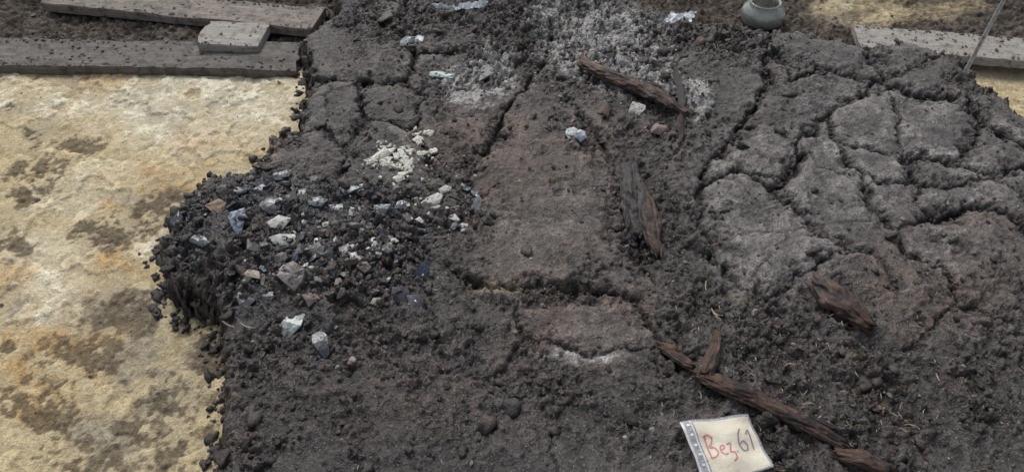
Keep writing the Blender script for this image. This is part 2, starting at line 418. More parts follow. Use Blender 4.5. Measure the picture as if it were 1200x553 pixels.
sc_ = mixn(sc_, C3((0.33,0.295,0.225)), np.clip(blob(U2,V2,[(150,365,60,30),(190,440,60,60,.9),(150,500,80,40,.8),(20,130,20,10,.6),(160,260,70,14,.8,-25)])*(0.8+1.5*s2)+0.6*sstep(.05,.5,s4+.3*s3), 0, 0.85))
stn = blob(U2,V2,[(48,204,36,18),(92,168,24,13,1),(10,130,18,11,.9),(150,262,80,22,1,-22),(25,230,16,11,1),(30,478,54,34,1),(90,425,66,34,.9),(12,400,10,12,1),(200,480,66,66,.85),(235,400,26,74,.9),(150,370,56,30,.8),(10,290,16,34,.7),(220,530,44,44,1),(60,530,56,30,.8),(40,165,14,9,.9),(100,545,66,24,.7)])
stn = np.clip(sstep(0.26, 0.75, stn*(0.8+1.7*s2+1.0*s3+.6*s4)), 0, 1)
sc_ = mixn(sc_, C3((0.120,0.094,0.062))*(1+.5*s3)[...,None], stn*0.82)
blk = sstep(0.32, 0.5, s4+0.4*s3)*0.6
sc_ = mixn(sc_, C3((0.18,0.145,0.095)), blk*sstep(150,420,V2))
mot = sstep(.15, .5, fbm(A, B, .035, 5, 6, .7))*.35
sc_ = mixn(sc_, C3((0.34,0.26,0.14)), mot)
dirt = sstep(4, -4, V2b+22*s2-np.interp(U2b, [-300,0,350,420,1000,1200,1500],[46,58,64,90,100,64,60]))
dirt = dirt*(1-blob(U2,V2,[(1010,14,60,18,.9),(1180,95,60,30,.9),(1100,10,60,10,.5)])*(0.7+0.6*s2).clip(0,1))
dc = C3((0.10,0.082,0.068))*(1+0.7*s2+0.6*s3)[...,None]
sc_ = mixn(sc_, dc, np.clip(dirt, 0, 1))
a1, a2, aid = voro(A+.02*s2, B+.02*s3, 0.022, 6)
lump2 = np.sqrt(np.clip(1-(a1/0.42)**2, 0, 1))*(aid < 0.4)
Z2 = ZS+0.010*s1+0.0045*fbm(A, B, 0.07, 4, 4)+0.0015*s3+.004*s4+dirt*(0.010*lump2+0.014*fbm(A,B,0.035,4,1,.6))+0.004*lump2*stn-0.003*stn
Z2 += 0.005*sstep(0.0, 0.05, fbm(A, B, 0.16, 5, 7, .55))+.0025*sstep(.2,.24,s2)
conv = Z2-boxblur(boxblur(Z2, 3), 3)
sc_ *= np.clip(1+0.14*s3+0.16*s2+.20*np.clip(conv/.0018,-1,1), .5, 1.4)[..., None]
edge = np.minimum(np.minimum(A-xs2[0], xs2[-1]-A), np.minimum(B-ys2[0], ys2[-1]-B))
Z2 -= 0.06*sstep(0.1, 0.0, edge)
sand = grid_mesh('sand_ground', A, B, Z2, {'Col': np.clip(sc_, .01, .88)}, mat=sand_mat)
def hz(x, y):
    i = np.clip(((np.asarray(x)-xs2[0])/st2).astype(int), 0, len(xs2)-1); j = np.clip(((np.asarray(y)-ys2[0])/st2).astype(int), 0, len(ys2)-1)
    return Z2[j, i]
ga = np.concatenate([-np.geomspace(300, 3, 30), np.linspace(-2.5, 2.5, 20), np.geomspace(3, 300, 30)])
GX, GY = np.meshgrid(ga, ga+1.5)
GZ = -0.14+0*GX
GC = C3((0.11,0.09,0.065))*(1+0.3*fbm(GX, GY, 2.0, 3, 2))[..., None]
grid_mesh('ground', GX, GY, GZ, {'Col': GC}, mat=sand_mat)

# ------------------------------------------------------------------ crumbs
def ico(sub):
    bm = bmesh.new(); bmesh.ops.create_icosphere(bm, subdivisions=sub, radius=1.0); bm.verts.ensure_lookup_table()
    v = np.array([q.co[:] for q in bm.verts]); f = np.array([[q.index for q in p.verts] for p in bm.faces]); bm.free(); return v, f
ICO = {1: ico(1), 2: ico(2)}
def scatter_lumps(name, xy, z, size, cols, mat, flat=0.7, smooth=False, sub=1, jag=.55, parent=None):
    IV, IF = ICO[sub]
    n = len(xy); k = len(IV)
    if sub == 1: d = IV[None]*(1+jag*(rng.random((n, k, 1))-0.5))
    else:
        off = rng.random((n, 1))*200
        nz = fbm(IV[None,:,0]*1.3+off, IV[None,:,1]*1.3+IV[None,:,2]*1.7+off*.3, 1.0, 3, 2, .6)
        d = IV[None]*(1+jag*1.4*nz+.12*(rng.random((n, k))-.5))[..., None]
    sc3 = np.stack([0.7+0.7*rng.random(n), 0.7+0.6*rng.random(n), flat*(0.6+0.6*rng.random(n))], -1)
    d = d*sc3[:, None]*size[:, None, None]
    a = rng.random(n)*2*pi
    dx = d[..., 0]*np.cos(a)[:, None]-d[..., 1]*np.sin(a)[:, None]
    dy = d[..., 0]*np.sin(a)[:, None]+d[..., 1]*np.cos(a)[:, None]
    b = (rng.random(n)-0.5)*1.2
    dz = d[..., 2]*np.cos(b)[:, None]+dx*np.sin(b)[:, None]
    v = np.stack([dx+xy[:, :1], dy+xy[:, 1:2], dz+z[:, None]], -1).reshape(-1, 3)
    f = (IF[None]+(np.arange(n)*k)[:, None, None]).reshape(-1, 3)
    me = bpy.data.meshes.new(name)
    me.vertices.add(len(v)); me.vertices.foreach_set('co', v.astype(np.float32).ravel())
    me.loops.add(f.size); me.loops.foreach_set('vertex_index', f.ravel().astype(np.int32))
    me.polygons.add(len(f)); me.polygons.foreach_set('loop_start', (np.arange(len(f))*3).astype(np.int32))
    me.update(calc_edges=True)
    me.polygons.foreach_set('use_smooth', np.full(len(f), smooth))
    c = np.ones((n, k, 4), np.float32); c[..., :3] = cols[:, None]
    at_ = me.attributes.new('Col', 'FLOAT_COLOR', 'POINT'); at_.data.foreach_set('color', c.ravel())
    me.materials.append(mat)
    o = link(bpy.data.objects.new(name, me))
    if parent: o.parent = parent
    return o
n0 = 100000
xy = np.stack([rng.uniform(-1.6, 1.9, n0), rng.uniform(0.6, 2.95, n0)], -1)
rr = at(rough, xy[:, 0], xy[:, 1]); ss = at(sd, xy[:, 0], xy[:, 1]); pl_ = at(plate, xy[:, 0], xy[:, 1])
kp = (rng.random(n0) < 0.05*(1-.6*pl_)+0.5*rr**1.3) & (ss > 0.004)
xy = xy[kp]; n = len(xy)
size = 0.0018+0.0045*rng.random(n)**3+0.003*(rng.random(n) < 0.05)
base = np.array([0.038,0.030,0.026])[None]*(0.4+1.7*rng.random((n, 1)))
lt = rng.random(n)
base[lt < 0.05] = np.array([0.12,0.068,0.045]); base[(lt > 0.05) & (lt < 0.09)] = np.array([0.22,0.20,0.18])
scatter_lumps('soil_crumbs', xy, hs(xy[:,0], xy[:,1])+size*0.3, size, base, crumb_mat)
n0 = 7500
xy = np.stack([rng.uniform(-1.6, 1.9, n0), rng.uniform(0.6, 2.95, n0)], -1)
rr = at(rough, xy[:, 0], xy[:, 1]); ss = at(sd, xy[:, 0], xy[:, 1])
kp = (rng.random(n0) < 0.55*rr**1.6) & (ss > 0.01); xy = xy[kp]; n = len(xy)
size = 0.005+0.011*rng.random(n)**2.5
base = np.array([0.044,0.035,0.031])[None]*(0.5+1.2*rng.random((n, 1)))
scatter_lumps('soil_clods', xy, hs(xy[:,0], xy[:,1])+size*0.1, size, base, crumb_mat, .7, True, 2, .9)
# lumps clinging to and fallen from the cut edge
n0 = 60000
xy = np.stack([rng.uniform(-1.5, -.4, n0), rng.uniform(0.55, 2.9, n0)], -1)
ss = at(sd, xy[:,0], xy[:,1]); kp = (ss < .02) & (ss > -.06) & (rng.random(n0) < .16); xy = xy[kp]; n = len(xy)
size = 0.003+0.011*rng.random(n)**3
zz_ = np.maximum(hs(xy[:,0], xy[:,1]), hz(xy[:,0], xy[:,1]))
base = np.array([0.036,0.029,0.026])[None]*(0.5+1.3*rng.random((n, 1)))
scatter_lumps('edge_clods', xy, zz_+size*.1, size, base, crumb_mat, .8, True, 2, .9)
n0 = 12000
xy = np.stack([rng.uniform(-2.2, 2.2, n0), rng.uniform(0.5, 3.6, n0)], -1)
i = np.clip(((xy[:,0]-xs2[0])/st2).astype(int), 0, len(xs2)-1); j = np.clip(((xy[:,1]-ys2[0])/st2).astype(int), 0, len(ys2)-1)
dd = dirt[j, i]; sts = stn[j, i]; ss = at(sd, xy[:,0], xy[:,1])
near = np.exp(-np.abs(ss)/0.03)
kp = (rng.random(n0) < 0.015+0.8*dd+0.20*sts+0.5*near) & ((ss < 0.0) | (xy[:,1] > 2.95))
xy = xy[kp]; n = len(xy)
size = (0.0015+0.007*rng.random(n)**3.5)
base = np.array([0.085,0.068,0.054])[None]*(0.4+1.5*rng.random((n, 1)))
scatter_lumps('loose_dirt', xy, hz(xy[:,0], xy[:,1])+size*0.2, size, base, crumb_mat)

# ------------------------------------------------------------------ sherds
def rotm(yaw, tx, ty):
    return np.array(Matrix.Rotation(yaw, 3, 'Z') @ Matrix.Rotation(tx, 3, 'X') @ Matrix.Rotation(ty, 3, 'Y'))
def sherd(mb, x, y, z, L, Wd, th, yaw, tx, ty, col, curve=0.0, nv=None, jag=0.3):
    nv = nv or int(rng.integers(4, 8))
    ang = np.sort((np.arange(nv)+rng.uniform(-0.38, 0.38, nv))*2*pi/nv)
    r = 1+jag*(rng.random(nv)-0.6)
    px = np.cos(ang)*r; py = np.sin(ang)*r
    ox, oy = [], []
    for k in range(nv):
        k2 = (k+1) % nv
        for t in (0, 0.5):
            ox.append(px[k]*(1-t)+px[k2]*t+(rng.random()-.5)*0.08*(t > 0)); oy.append(py[k]*(1-t)+py[k2]*t+(rng.random()-.5)*0.08*(t > 0))
    ox = np.array(ox)*L/2; oy = np.array(oy)*Wd/2; m = len(ox)
    vs = []
    rings = [(0, 1), (0.55, 1), (0.95, 1), (1.0, 0.7), (1.0, -0.8), (0.95, -1), (0.5, -1), (0, -1)]
    for fr, s in rings:
        if fr == 0:
            vs.append((0, 0, s*th/2)); continue
        for q in range(m):
            xx, yy = ox[q]*fr, oy[q]*fr
            vs.append((xx, yy, s*th/2+curve*(-(yy*2/Wd)**2)*Wd*0.5+rng.normal()*th*0.07))
    vs = np.array(vs)
    fs = [(0, 1+q, 1+(q+1) % m) for q in range(m)]
    o = 1
    for _ in range(len(rings)-3):
        fs += [(o+q, o+m+q, o+m+(q+1) % m, o+(q+1) % m) for q in range(m)]
        o += m
    last = len(vs)-1
    fs += [(last, o+(q+1) % m, o+q) for q in range(m)]
    R = rotm(yaw, tx, ty)
    mb.add(vs @ R.T+np.array([x, y, z]), fs, col)

DB = (0.032,0.042,0.058); BLU = (0.08,0.102,0.13); PG = (0.28,0.33,0.36); WH = (0.68,0.665,0.62); GR = (0.17,0.165,0.16)
BR = (0.10,0.072,0.056); RU = (0.24,0.11,0.06); TN = (0.34,0.29,0.22); BK = (0.018,0.019,0.024)
pile = empty('sherd_pile')
gl, ce = MB(), MB()
poly = [(222,225),(300,198),(420,222),(480,222),(520,205),(565,205),(572,262),(515,295),(522,345),(470,366),(350,362),(270,330),(205,300),(195,250)]
cnt = 0
while cnt < 850:
    u = rng.uniform(195, 575); v = rng.uniform(195, 370)
    if not inside(np.array([u]), np.array([v]), poly)[0]: continue
    core = math.exp(-(((u-400)/90)**2+((v-300)/50)**2))
    arm = math.exp(-(((u-510)/50)**2+((v-245)/35)**2))
    lft = math.exp(-(((u-310)/75)**2+((v-250)/50)**2))
    if rng.random() > 0.10+max(core, arm, .55*lft): continue
    cnt += 1
    x, y, _ = P(u, v)
    s = (0.004+0.023*rng.random()**2.6)
    q = rng.random(); white = 0.05+0.32*math.exp(-(((u-420)/60)**2+((v-292)/35)**2))+0.26*arm
    if q < white: c, mb = WH, ce
    elif q < white+0.14: c, mb = DB, gl
    elif q < white+0.24: c, mb = BLU, gl
    elif q < white+0.255: c, mb = PG, gl
    elif q < white+0.36: c, mb = BK, gl
    elif q < white+0.50: c, mb = GR, ce
    elif q < white+0.52: c, mb = RU, ce
    elif q < white+0.62: c, mb = BR, ce
    else: c, mb = (0.045,0.038,0.034), ce
    if c is WH: s *= 0.6
    c = np.array(c)*(0.5+0.8*rng.random())
    thick = s*.5 if (mb is ce and rng.random() < .6) else min(0.3*s, 0.0015+0.005*rng.random())
    sherd(mb, x, y, hs(x, y)+0.25*s*rng.random(), s*(0.9+1.1*rng.random()), s*(0.6+.6*rng.random()), thick,
          rng.random()*6.3, rng.normal()*0.35, rng.normal()*0.35, c, curve=0.35*rng.random(), jag=0.7)
def big(mb, u, v, wpx, hpx, yaw, tx, ty, c, th=0.004, curve=0.2, dz=0.005, jag=0.45):
    z0 = 0.015; x, y, _ = P(u, v, z0)
    dep = (y+CAMH-z0)*S; px = dep/F
    sherd(mb, x, y, float(hs(x, y))+dz, wpx*px, hpx*px*1.25, th, radians(yaw), radians(tx), radians(ty), np.array(c), curve, jag=jag)
BIG = [
 (ce,252,243,26,22,20,20,0,(0.22,0.14,0.085),.014),(gl,278,261,26,28,10,25,-10,(0.34,0.42,0.52),.004),(ce,326,264,30,15,15,25,0,WH,.006),(ce,330,282,36,13,0,30,0,WH,.006),
 (ce,300,289,24,26,30,20,10,(0.17,0.16,0.155),.010),(ce,297,322,24,10,-20,15,0,(.45,.38,.30),.006),(ce,346,329,36,30,30,20,-10,(0.20,0.175,0.165),.016),(ce,365,351,24,18,-20,10,0,(.12,.085,.07),.010),
 (ce,405,293,16,12,0,20,0,WH,.006),(ce,416,304,14,9,0,10,0,WH,.005),(ce,441,285,15,12,60,20,0,WH,.006),(ce,398,333,12,14,10,20,0,(.3,.27,.24),.008),(ce,441,349,16,9,20,10,0,TN,.006),
 (gl,493,321,18,24,-30,30,20,(.035,.05,.085),.004),(gl,468,347,26,28,10,35,0,(.09,.085,.11),.004),(gl,487,352,18,22,40,30,-20,(.14,.12,.14),.004),(ce,486,350,12,3,-60,10,0,WH,.003),
 (ce,509,233,34,12,28,25,0,WH,.006),(ce,520,221,22,8,35,20,0,(.6,.57,.5),.006),(ce,512,245,16,8,10,10,0,(.55,.52,.46),.006),(ce,532,257,16,8,-10,20,0,WH,.005),(ce,543,262,16,5,15,20,0,(.62,.6,.55),.004),(ce,492,262,12,8,5,20,0,WH,.005),
 (ce,557,238,13,34,-14,20,30,(.24,.25,.27),.005),(ce,566,220,16,12,10,30,0,(.2,.11,.075),.009),(gl,341,376,28,36,-15,5,0,(.17,.21,.21),.005),(gl,376,397,20,34,25,5,5,(.03,.038,.055),.004),
 (gl,322,241,34,20,10,10,0,(.05,.065,.09),.006),(gl,328,204,24,16,10,15,0,BLU,.005),(gl,350,228,26,16,-10,10,0,DB,.005),(gl,414,228,32,12,10,12,0,(.06,.085,.12),.005),(gl,287,352,22,30,20,15,0,DB,.005),
 (gl,235,288,28,16,-20,15,0,DB,.006),(gl,205,254,16,22,20,15,-20,DB,.006),(ce,262,222,20,14,0,20,0,(.05,.045,.045),.01),(gl,445,250,30,14,5,15,0,(.07,.09,.115),.005),(gl,470,243,18,10,25,15,0,BLU,.005),
 (gl,392,245,28,14,-15,10,0,(.06,.075,.10),.005),(ce,372,300,22,16,15,30,0,GR,.009),(ce,330,306,20,14,-15,20,0,(.09,.085,.08),.010),(gl,360,262,22,12,30,15,0,BLU,.004),(ce,385,322,16,12,0,20,0,(.11,.085,.07),.009),
 (gl,310,345,18,20,-30,15,0,DB,.004),(ce,428,318,18,14,20,20,0,(.14,.12,.11),.010),(ce,455,300,16,13,-20,25,0,(.16,.15,.14),.008),(gl,308,222,24,12,10,15,0,(.06,.08,.11),.004),(gl,280,225,22,12,30,15,0,DB,.004),
 (gl,370,243,30,12,5,10,0,(.09,.11,.135),.004),(gl,420,246,26,10,-8,10,0,(.08,.10,.125),.004),(ce,340,256,22,12,20,20,0,(.07,.07,.08),.008),
 (ce,372,288,9,8,0,20,0,WH,.005),(ce,425,276,10,7,30,20,0,(.6,.58,.52),.005),(ce,350,314,10,8,0,20,0,(.5,.45,.38),.005),(ce,444,302,12,9,0,20,0,(.62,.6,.56),.005),(ce,383,268,12,8,20,20,0,(.5,.48,.45),.005),
]
for b in BIG: big(b[0], *b[1:5], *b[5:8], b[8], b[9])
gl.make('glassy_sherds', glass_sherd_mat, False, pile); ce.make('ceramic_sherds', ceramic_mat, False, pile)

def g_sherd(u, v, w, h, yaw, c, tx=20, ty=0, th=.005, mat=glass_sherd_mat, name='glass_sherd', curve=.25, dz=.008, jag=.3):
    mb = MB(); big(mb, u, v, w, h, yaw, tx, ty, c, th, curve, dz, jag); return mb.make(name, mat)
g_sherd(517,83,34,11,-5,(.28,.36,.35),10); g_sherd(571,80,26,36,-20,(.17,.18,.175),0,0,.005,ceramic_mat,'glass_sherd',.1)
g_sherd(672,156,20,16,25,(.48,.51,.53),15); g_sherd(680,163,16,14,-30,(.25,.29,.35),30)
g_sherd(478,43,18,14,30,(.08,.11,.14),10); g_sherd(490,42,16,14,-25,(.28,.32,.36),15); g_sherd(485,50,20,6,20,(.02,.02,.025))
g_sherd(472,49,12,10,10,(.2,.23,.26))
g_sherd(745,124,22,20,-35,(.50,.48,.44),25,0,.010,bone_mat,'bone_fragment',jag=.7)
def stone(name, u, v, r, c, flat=.75, mat=crumb_mat, sink=.3, jag=.7):
    x, y, _ = P(u, v, r*.4)
    o = scatter_lumps(name, np.array([[x, y]]), np.array([float(hs(x, y))+r*sink]), np.array([r]), np.array([c]), mat, flat, True, 2, jag)
    md = o.modifiers.new('sub', 'SUBSURF'); md.levels = md.render_levels = 1
stone('stone', 772, 149, .026, (.24,.18,.17)); stone('stone', 704, 132, .014, (.10,.06,.04)); stone('soil_clod', 600, 468, .020, (.05,.045,.043))
stone('pebble', 413, 426, .010, (.30,.25,.2))
stone('stone', 452, 20, .02, (.10,.09,.085)); stone('stone', 822, 45, .020, (.12,.075,.055)); stone('soil_clod', 780, 90, .020, (.06,.05,.045))

# ---- calcined bone cluster
bn = MB()
def bonefrag(u, v, w, h, yaw, c=(.80,.78,.69)):
    big(bn, u, v, w, h, yaw, rng.normal()*15, rng.normal()*15, np.array(c)*(0.7+.35*rng.random()), 0.006, .5*rng.random(), .004+.003*rng.random(), .9)
for (u,v,w,h,a) in [(433,184,14,8,20),(444,178,18,10,35),(452,186,12,10,-20),(458,170,12,12,10),(464,180,14,12,-30),(470,175,12,14,60),(475,186,12,18,5),(478,195,10,18,-10),(473,205,14,14,10),(468,211,12,8,20),(490,156,14,14,10),(497,163,18,14,-25),(492,172,16,9,15),(505,166,12,7,-10),(480,172,10,8,0),(449,168,10,7,0),(438,190,10,6,0),(462,192,12,7,30),(500,150,12,8,20),(487,148,9,7,0)]:
    bonefrag(u, v, w*1.2, h*1.15, a)
    for _ in range(2):
        bonefrag(u+rng.normal()*5, v+rng.normal()*3.5, w*rng.uniform(.3,.7), h*rng.uniform(.35,.7), a+rng.normal()*50)
for _ in range(60):
    bonefrag(rng.normal(468,26), rng.normal(182,17), rng.uniform(1.5,5), rng.uniform(1.5,4), rng.random()*180)
bn.make('burnt_bone_fragments', bone_mat)

# ash flecks over the burnt patch
n = 2300
fu = np.concatenate([rng.normal(715, 48, 1200), rng.normal(562, 30, 380), rng.normal(815, 12, 160), rng.normal(405, 60, 360), rng.normal(700, 300, 200)])
fv = np.concatenate([rng.normal(62, 28, 1200), rng.normal(90, 18, 380), rng.normal(122, 18, 160), rng.normal(300, 30, 360), rng.normal(280, 150, 200)])
pp = np.array([P(a, b) for a, b in zip(fu, np.clip(fv, -30, 600))])
kp = at(sd, pp[:,0], pp[:,1]) > .01; pp = pp[kp]; n = len(pp)
size = 0.0010+0.0028*rng.random(n)**3
cc = np.array([.44,.42,.395])[None]*(0.4+0.8*rng.random((n,1)))
scatter_lumps('ash_flecks', pp[:, :2], hs(pp[:,0], pp[:,1])+size*.4, size, cc, bone_mat, 0.6)

# ------------------------------------------------------------------ logs
def log(name, pts, radii, mat, flat=0.8, seed=0, ridge=0.22, parent=None, lift=0.35, ends=(0.25,0.25), zoff=0):
    z0 = 0.01
    W3 = []
    for (u, v), r in zip(pts, radii):
        p = P(u, v, z0); p[2] = float(hs(p[0], p[1])); W3.append(p)
    W3 = np.array(W3); rad = np.array(radii, float)
    zz = [max(float(hs(W3[k,0]+dx, W3[k,1]+dy)) for dx in (-.01,0,.01) for dy in (-.01,0,.01)) for k in range(len(W3))]
    tt_ = np.linspace(0, 1, len(W3)); pf = np.polyfit(tt_, zz, 1); W3[:, 2] = np.polyval(pf, tt_)+rad*lift*.8+zoff
    seg = np.linalg.norm(np.diff(W3, axis=0), axis=1); s = np.r_[0, np.cumsum(seg)]
    n = max(int(s[-1]/0.0025), 14); t = np.linspace(0, s[-1], n)
    C = np.stack([np.interp(t, s, W3[:, k]) for k in range(3)], -1)
    for _ in range(6): C[1:-1] = (C[:-2]+C[1:-1]*2+C[2:])/4
    R = np.interp(t, s, rad)
    T = np.gradient(C, axis=0); T /= np.linalg.norm(T, axis=1)[:, None]
    side = np.cross(T, [0, 0, 1]); side /= np.linalg.norm(side, axis=1)[:, None]
    upv = np.cross(side, T)
    wob = .004*fbm(t*1.0, t*0+seed, .05, 3, seed)
    C = C+side*wob[:, None]
    m = 48; th = np.linspace(0, 2*pi, m, endpoint=False)
    TH, TT = np.meshgrid(th+0, t)
    tw = TH+TT*3
    lx = np.cos(tw)*2.2+seed*3.1; ly = np.sin(tw)*2.2
    nz = fbm(lx*2+TT*5, ly*2+TT*9, 1.0, 3, seed, .6)
    n2 = fbm(lx*1.4+TT*60, ly*1.4-TT*50, 1.0, 3, seed+1, .6)
    n4 = fbm(lx*.7+TT*22, ly*.7-TT*18, 1.0, 2, seed+3)
    gro = -np.abs(fbm(lx*3.4+TT*3, ly*3.4, 1.0, 2, seed+2))
    split = -sstep(.25, .45, fbm(lx*1.6+TT*3, ly*1.6, 1.0, 3, seed+5))
    k = 1.04+ridge*nz*1.2+0.16*n2+ridge*0.9*gro+.28*n4+.2*split
    e0 = np.clip((TT+0.014*(1+fbm(np.cos(TH)*3, np.sin(TH)*3, 1, 3, seed+3))-0.008)/ (0.016), 0, 1)
    e1 = np.clip((s[-1]-TT+0.014*(1+fbm(np.cos(TH)*3+5, np.sin(TH)*3, 1, 3, seed+4))-0.008)/(0.016), 0, 1)
    k = k*(ends[0]+(1-ends[0])*e0**.6)*(ends[1]+(1-ends[1])*e1**.6)
    k = np.clip(k, .12, 1.8)
    rr_ = R[:, None]*k
    V3 = C[:, None]+side[:, None]*(np.cos(TH)*rr_)[..., None]+upv[:, None]*(np.sin(TH)*rr_*flat)[..., None]
    jag = 0.022*fbm(np.cos(TH[0])*4, np.sin(TH[0])*4, 1, 3, seed+5)
    for q, f_ in ((0, 1), (1, .7), (2, .4)):
        V3[q] += T[0]*jag[:, None]*f_; V3[-1-q] += T[-1]*jag[::-1][:, None]*f_
    v = V3.reshape(-1, 3).tolist(); f = []
    uvs = []
    for i in range(n-1):
        for j in range(m):
            j2 = (j+1) % m
            f.append((i*m+j, i*m+j2, (i+1)*m+j2, (i+1)*m+j))
            uvs += [(j/m*.3, t[i]), ((j+1)/m*.3, t[i]), ((j+1)/m*.3, t[i+1]), (j/m*.3, t[i+1])]
    v.append((C[0]+T[0]*0.004).tolist()); v.append((C[-1]-T[-1]*0.004).tolist())
    a0, a1_ = len(v)-2, len(v)-1
    for j in range(m):
        j2 = (j+1) % m
        f.append((a0, j2, j)); uvs += [(0, 0), (.3*j/m, .01), (.3*j/m, 0)]
        f.append((a1_, (n-1)*m+j, (n-1)*m+j2)); uvs += [(0, 0), (.3*j/m, .01), (.3*j/m, 0)]
    me = bpy.data.meshes.new(name); me.from_pydata(v, [], f)
    ul = me.uv_layers.new(name='UVMap'); ul.data.foreach_set('uv', np.array(uvs, np.float32).ravel())
    me.polygons.foreach_set('use_smooth', np.ones(len(f), bool)); me.materials.append(mat); me.update()
    o = link(bpy.data.objects.new(name, me))
    if parent: o.parent = parent
    return o
e = empty('charred_branch')
log('main_stem', [(680,76),(700,88),(735,103),(770,118),(806,138)], [.016,.020,.023,.021,.012], charwood, seed=1, parent=e, ends=(.5,.2), lift=.8)
log('broken_face', [(681,72),(703,86),(728,106)], [.008,.012,.007], brightwood, seed=2, parent=e, zoff=.014)
log('side_stub', [(792,82),(797,105),(800,128)], [.007,.010,.011], blackwood, seed=3, parent=e)
log('forked_tip', [(798,136),(797,150),(799,165)], [.010,.009,.005], charwood, seed=4, parent=e)
e = empty('charred_timber')
log('outer_slab', [(738,190),(742,225),(748,270)], [.020,.032,.016], blackwood, seed=5, parent=e, ridge=.38, lift=.5, flat=.6)
log('inner_slab', [(752,215),(762,250),(774,292)], [.012,.022,.012], charwood, seed=6, parent=e, ridge=.38, lift=.3)
log('splinter', [(730,200),(733,235),(737,262)], [.008,.010,.005], blackwood, seed=7, parent=e, ridge=.3)
log('cross_splinter', [(752,240),(756,262),(762,280)], [.008,.012,.006], blackwood, seed=17, parent=e, ridge=.3, zoff=.006)
log('charred_wood_chunk', [(955,325),(980,345),(1022,377)], [.020,.036,.020], charwood, seed=8, ridge=.26, lift=.3, ends=(.5,.35), flat=.65)
e = empty('charred_branch')
log('main_stem', [(812,440),(840,452),(880,465),(935,492),(992,517)], [.009,.018,.017,.016,.012], charwood, seed=9, parent=e, ends=(.4,.3), lift=.8)
log('upright_fork', [(842,383),(838,405),(826,443)], [.006,.012,.018], charwood, seed=10, parent=e, lift=.8)
log('broken_piece', [(774,399),(795,414),(812,428)], [.010,.014,.011], charwood, seed=11, parent=e)
log('sliver', [(858,458),(895,472),(930,489)], [.006,.008,.005], brightwood, seed=12, parent=e, zoff=.012)
log('splinter', [(776,397),(793,410)], [.006,.007], brightwood, seed=16, parent=e, zoff=.008)
log('charred_wood_chunk', [(982,527),(1010,535),(1048,552)], [.012,.018,.014], charwood, seed=13, lift=.3)
log('charred_stick', [(955,480),(985,500)], [.006,.006], blackwood, seed=14)
log('charred_stick', [(715,124),(708,140)], [.007,.009], charwood, seed=15)
log('charred_stick', [(790,82),(795,95)], [.006,.006], blackwood, seed=18)

# ------------------------------------------------------------------ straw and chips
ch = MB()
def chip(u, v, L, wd, yaw, c, dz=.002):
    x, y, _ = P(u, v)
    h = float(hs(x, y)) if at(sd, x, y) > 0 and y < 3 else float(hz(x, y))
    a = np.linspace(-.5, .5, 4); bend = rng.normal()*.12
    vs = []
    for i, q in enumerate(a):
        w_ = wd*(0.5+0.5*(1-abs(q)*1.5))*.5; off = bend*L*(q*q*4)
        for s_, zz in ((-1, 0), (1, 0), (0.3, wd*.4)): vs.append((q*L, s_*w_+off, zz))
    vs = np.array(vs); R = rotm(yaw, rng.normal()*.1, rng.normal()*.15)
    fs = []
    for i in range(3):
        for k in range(3): fs.append((i*3+k, i*3+(k+1)%3, (i+1)*3+(k+1)%3, (i+1)*3+k))
    fs += [(2,1,0),(9,10,11)]
    ch.add(vs @ R.T+np.array([x, y, h+dz]), fs, c)
for _ in range(1000):
    q = rng.random()
    if q < .40: u, v = rng.normal(1000, 110), rng.normal(450, 60)
    elif q < .55: u, v = rng.normal(830, 60), rng.normal(360, 60)
    elif q < .7: u, v = rng.normal(600, 200), rng.normal(30, 25)
    else: u, v = rng.uniform(240, 1200), rng.uniform(0, 553)
    if v > 560 or u > 1230: continue
    c = np.array([(.40,.31,.20),(.22,.12,.07),(.5,.44,.34),(.07,.045,.03),(.05,.035,.03)][rng.integers(5)])*(.6+.6*rng.random())
    chip(u, v, rng.uniform(.004, .020), rng.uniform(.0010, .0026), rng.random()*pi, c)
for (u,v,L,a) in [(838,368,.035,-60),(948,470,.03,10),(1072,492,.03,-20),(1100,440,.02,90),(925,425,.025,10),(962,485,.02,40),(530,14,.06,10),(840,365,.03,-40),(828,330,.03,80),(1040,470,.02,45),(270,380,.05,-15),(290,385,.04,-20)]:
    chip(u, v, L, .0034, radians(a), (.50,.42,.31), .007)
ch.make('wood_chips', chip_mat)

